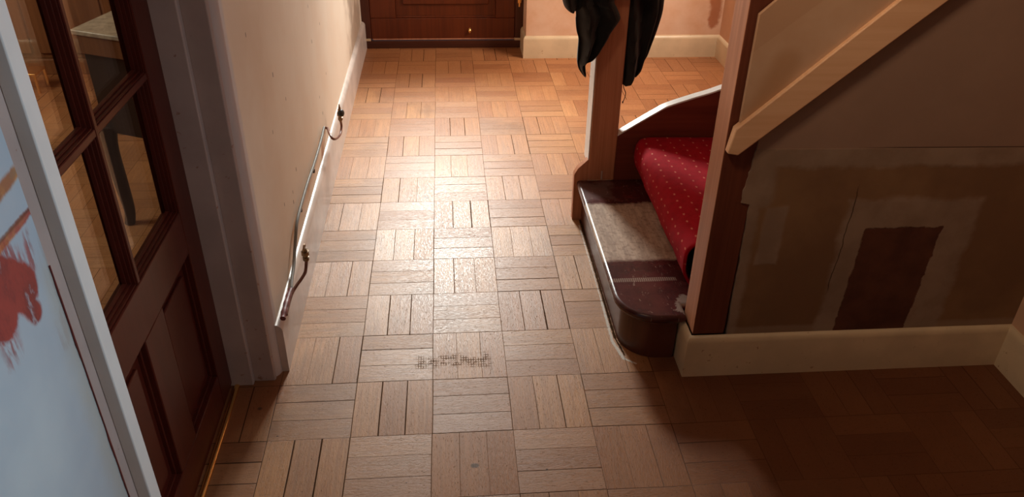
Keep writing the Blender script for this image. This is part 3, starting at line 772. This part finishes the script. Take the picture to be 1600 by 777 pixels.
# collar and shoulders slung over the post top
bm = BM(); rings = []
for k in range(17):
    a = math.pi * k / 16; cy = 1.236 - .100 * math.cos(a); cz = .93 + .135 * math.sin(a)
    rings.append([(.672 + (.112 - .010 * math.cos(3 * t_)) * math.cos(t_), cy + .020 * math.sin(t_) * math.cos(a) * -1, cz + .020 * math.sin(t_) * math.sin(a)) for t_ in [2 * math.pi * q / 28 for q in range(28)]])
loft(bm, rings); obj('shoulder', bm, M['coat'], coat, smooth=True)
bm = BM(); yc = 1.245
tube(bm, smooth_path([at(975, 128, 1, yc), at(974.5, 137, 1, yc - .004), at(977.5, 145, 1, yc + .003), at(976, 153, 1, yc), at(973, 160, 1, yc)], 5), .0016, 8)
a = at(975, 130, 1, yc); tube(bm, [a + Vector((0, 0, .010)), a + Vector((0, 0, .004)), a, a + Vector((0, 0, -.006))], [.004, .006, .006, .003], 10)
a = at(973, 160, 1, yc); tube(bm, [a + Vector((0, 0, .005)), a, a + Vector((0, 0, -.004))], [.0022, .003, .0012], 8)
obj('drawcord', bm, M['coat'], coat, smooth=True)

# ------------------------------------------------------------------ radiator pipes
def valve(root, c, d, sc=1.0, cap=True):
    """compression valve body along direction d from c"""
    d = Vector(d).normalized(); P = []; R = []
    for t_, r_ in ((0, .0065), (.006, .0065), (.0065, .0105), (.018, .0105), (.0185, .008), (.026, .008), (.0265, .0125), (.040, .0125), (.0405, .009), (.046, .009)):
        P.append(Vector(c) + d * t_ * sc); R.append(r_ * sc)
    bm = BM(); tube(bm, P, R, 6 if not cap else 16); return obj('valve_body', bm, M['brass_old'], root)
M['brass_old'] = paint('aged_brass', (.36, .25, .15), .35, .15, 60, spec=.6)
M['brass_old'].node_tree.nodes['Principled BSDF'].inputs['Metallic'].default_value = .6
def radiator_tail(label, path, vd, black):
    base = Vector(path[0]); root = thing('radiator_tail', label, 'pipe', base, 'radiator pipe tails left on the hall wall')
    bm = BM(); tube(bm, smooth_path(path, 8), .0052, 12); obj('pipe', bm, M['copper'], root, smooth=True)
    e = Vector(path[-1]); vd = Vector(vd).normalized()
    v_ = valve(root, e - vd * .004, vd)
    bm = BM(); h = e + vd * .034; s_ = Vector((1, -.55, .25)).normalized()
    if black:
        tube(bm, [h - s_ * .006, h + s_ * .002, h + s_ * .012, h + s_ * .016], [.010, .0155, .0155, .011], 18)
        obj('port_cap', bm, M['black_rubber'], root, smooth=True)['label'] = 'round black port'
        bm = BM(); t0 = h + vd * .008
        tube(bm, [t0, t0 + vd * .010, t0 + vd * .012, t0 + vd * .022, t0 + vd * .024, t0 + vd * .034], [.008, .008, .005, .005, .003, .003], 8)
        obj('spindle', bm, M['brass_old'], root)
    else:
        rings = []
        for k in range(21):
            a = 2 * math.pi * k / 20 * .82; 
            rings.append(h + vd * (.014 + .012 * math.sin(a)) + Vector((.0, 1, 0)) * .012 * math.cos(a))
        tube(bm, rings, .0028, 8); obj('olive_ring', bm, M['brass_old'], root, smooth=True)
        bm = BM(); tube(bm, [h + vd * .002, h + vd * .014], [.008, .006], 6); obj('spindle', bm, M['brass_old'], root)
    return root
M['black_rubber'] = paint('black_plastic', (.015, .014, .013), .5, .02)
p = lambda u, v, x: at(u, v, 0, x)
radiator_tail('curved copper radiator pipe end with black-capped valve, farther along the hall wall',
              [p(509, 200, -.458), p(512, 201, -.452), p(514.5, 208, -.434), p(519, 216, -.418), p(525, 217, -.408), p(531.5, 210, -.404), p(533.5, 198, -.402), p(532, 188, -.402)], (.02, -.05, 1), True)
radiator_tail('copper radiator pipe end with brass ring valve, nearer along the hall wall',
              [p(447, 492, -.434), p(455, 462, -.436), p(463, 447, -.426), p(471, 436, -.414), p(477, 425, -.406), p(478.5, 412, -.404), p(478.5, 407, -.404)], (0, -.05, 1), False)
# grey conduit clipped to the wall
cond = thing('conduit', 'thin grey metal conduit clipped low along the cream hall wall', 'conduit', (-.447, .95, .15))
path = smooth_path([p(506, 200, -.450), p(503, 214, -.449), p(497, 236, -.449), p(489, 262, -.449), p(481, 285, -.449), p(473, 312, -.449), p(466, 338, -.449), p(463, 356, -.449), p(461, 385, -.449), p(459, 415, -.447), p(456, 436, -.445), p(455, 452, -.440)], 5)
bm = BM(); tube(bm, path, .0055, 10); obj('conduit_pipe', bm, M['steel'], cond, smooth=True)
bm = BM(); tube(bm, [q + Vector((0.001, .0045, .0045)) for q in path], .0028, 8); obj('earth_wire', bm, M['steel'], cond, smooth=True)
for u, v in ((490.5, 267), (470.5, 328)):
    a = p(u, v, -.447); bm = BM(); box(bm, -.4552, -.4435, a.y - .005, a.y + .005, a.z - .008, a.z + .008); obj('pipe_clip', bm, M['black_rubber'], cond, .002)
# painted pipe sleeve on the skirting
path = [p(455, 453, -.438), p(451, 463, -.437), p(446, 480, -.436), p(442, 498, -.436)]
bm = BM(); tube(bm, smooth_path(path, 5), [.0085 + .0012 * math.sin(k * 1.7) for k in range(16)], 12)
tag(obj('pipe_sleeve', bm, paint('dull_red_paint', (.21, .055, .055), .5, .15, 60), smooth=True), 'dull red painted pipe sleeve above the skirting by the door frame', 'pipe')

# ------------------------------------------------------------------ room behind the glazed door
M['oak'] = wood('oak_cabinet', (.26, .11, .045), (.17, .065, .026), 'z', .45, .35)
M['darkwood'] = wood('black_brown_wood', (.035, .022, .018), (.02, .013, .012), 'z', .45, .35)
M['marble'] = paint('pale_speckled_top', (.62, .55, .44), .4, .12, 40)
cab = thing('cabinet', 'brown wooden cabinet at the far end of the room behind the glazed door', 'cabinet', (-2.45, 3.2, 0))
bm = BM(); box(bm, -3.35, -1.75, 3.05, 3.45, .09, .82); obj('carcass', bm, M['oak'], cab, .004)
bm = BM(); box(bm, -3.35, -1.75, 3.02, 3.45, 0, .09); obj('plinth', bm, M['oak'], cab, .004)
bm = BM(); box(bm, -3.37, -1.73, 3.01, 3.45, .82, .85); obj('cabinet_top', bm, M['oak'], cab, .005)
for x0 in (-3.30, -2.78, -2.26):
    bm = BM(); box(bm, x0, x0 + .48, 3.03, 3.05, .12, .79); dr = obj('cabinet_door', bm, M['oak'], cab, .006)
    bm = BM(); prism(bm, [(x0 + .08, .20), (x0 + .40, .20), (x0 + .40, .71), (x0 + .08, .71)], 1, 3.02, 3.03); obj('door_panel', bm, M['oak'], dr, .006)
    bm = BM(); tube(bm, [(x0 + .44, 3.03, .46), (x0 + .44, 3.012, .46), (x0 + .44, 3.005, .46)], [.006, .012, .006], 12); obj('knob', bm, M['brass'], dr, smooth=True)
# side table whose corner points at the door
tb = thing('side_table', 'dark-legged side table with pale speckled top seen through the glazed door', 'table', (-1.0, 1.4, 0))
ZTB = .79
c0, c1, c2_ = at(108, 46, 2, ZTB), at(215, 62, 2, ZTB), at(190, 9, 2, ZTB)
top = [(c0.x, c0.y), (c1.x, c1.y), (-.72, 1.62), (c2_.x, c2_.y)]
bm = BM(); prism(bm, top, 2, ZTB - .018, ZTB); obj('tabletop', bm, M['marble'], tb, .004)
cx = sum(q[0] for q in top) / 4; cy = sum(q[1] for q in top) / 4
sh = lambda s_: [(cx + (q[0] - cx) * s_, cy + (q[1] - cy) * s_) for q in top]
bm = BM(); prism(bm, sh(.975), 2, ZTB - .085, ZTB - .018); obj('apron', bm, M['oak'], tb, .003)
bm = BM(); prism(bm, sh(.90), 2, .40, ZTB - .085); obj('drawer_box', bm, M['darkwood'], tb, .003)
for k, q in enumerate(sh(.86)):
    bm = BM(); q = Vector((q[0], q[1], 0)); o = (q - Vector((cx, cy, 0))).normalized()
    P = smooth_path([q + Vector((0, 0, .42)), q + o * .010 + Vector((0, 0, .33)), q + o * .004 + Vector((0, 0, .18)), q - o * .0 + Vector((0, 0, .06)), q + o * .012 + Vector((0, 0, 0.0))], 5)
    R = [.036 - .016 * min(1, i / 16) for i in range(len(P))]
    tube(bm, P, R, 12); obj('leg', bm, M['darkwood'], tb, smooth=True)
# brass-edged magazine box near the cabinet
a = at(52, 140, 2, 0.0)
bx_ = thing('brass_stand', 'small brass-edged stand on the floor of the room behind the glass', 'stand', (a.x, a.y, 0))
for dx in (-.06, .06):
    for dy in (-.06, .06):
        bm = BM(); box(bm, a.x + dx - .006, a.x + dx + .006, a.y + dy - .006, a.y + dy + .006, 0, .10); obj('leg', bm, M['brass'], bx_, .001)
bm = BM(); box(bm, a.x - .068, a.x + .068, a.y - .068, a.y + .068, .10, .112); obj('shelf', bm, M['brass'], bx_, .002)
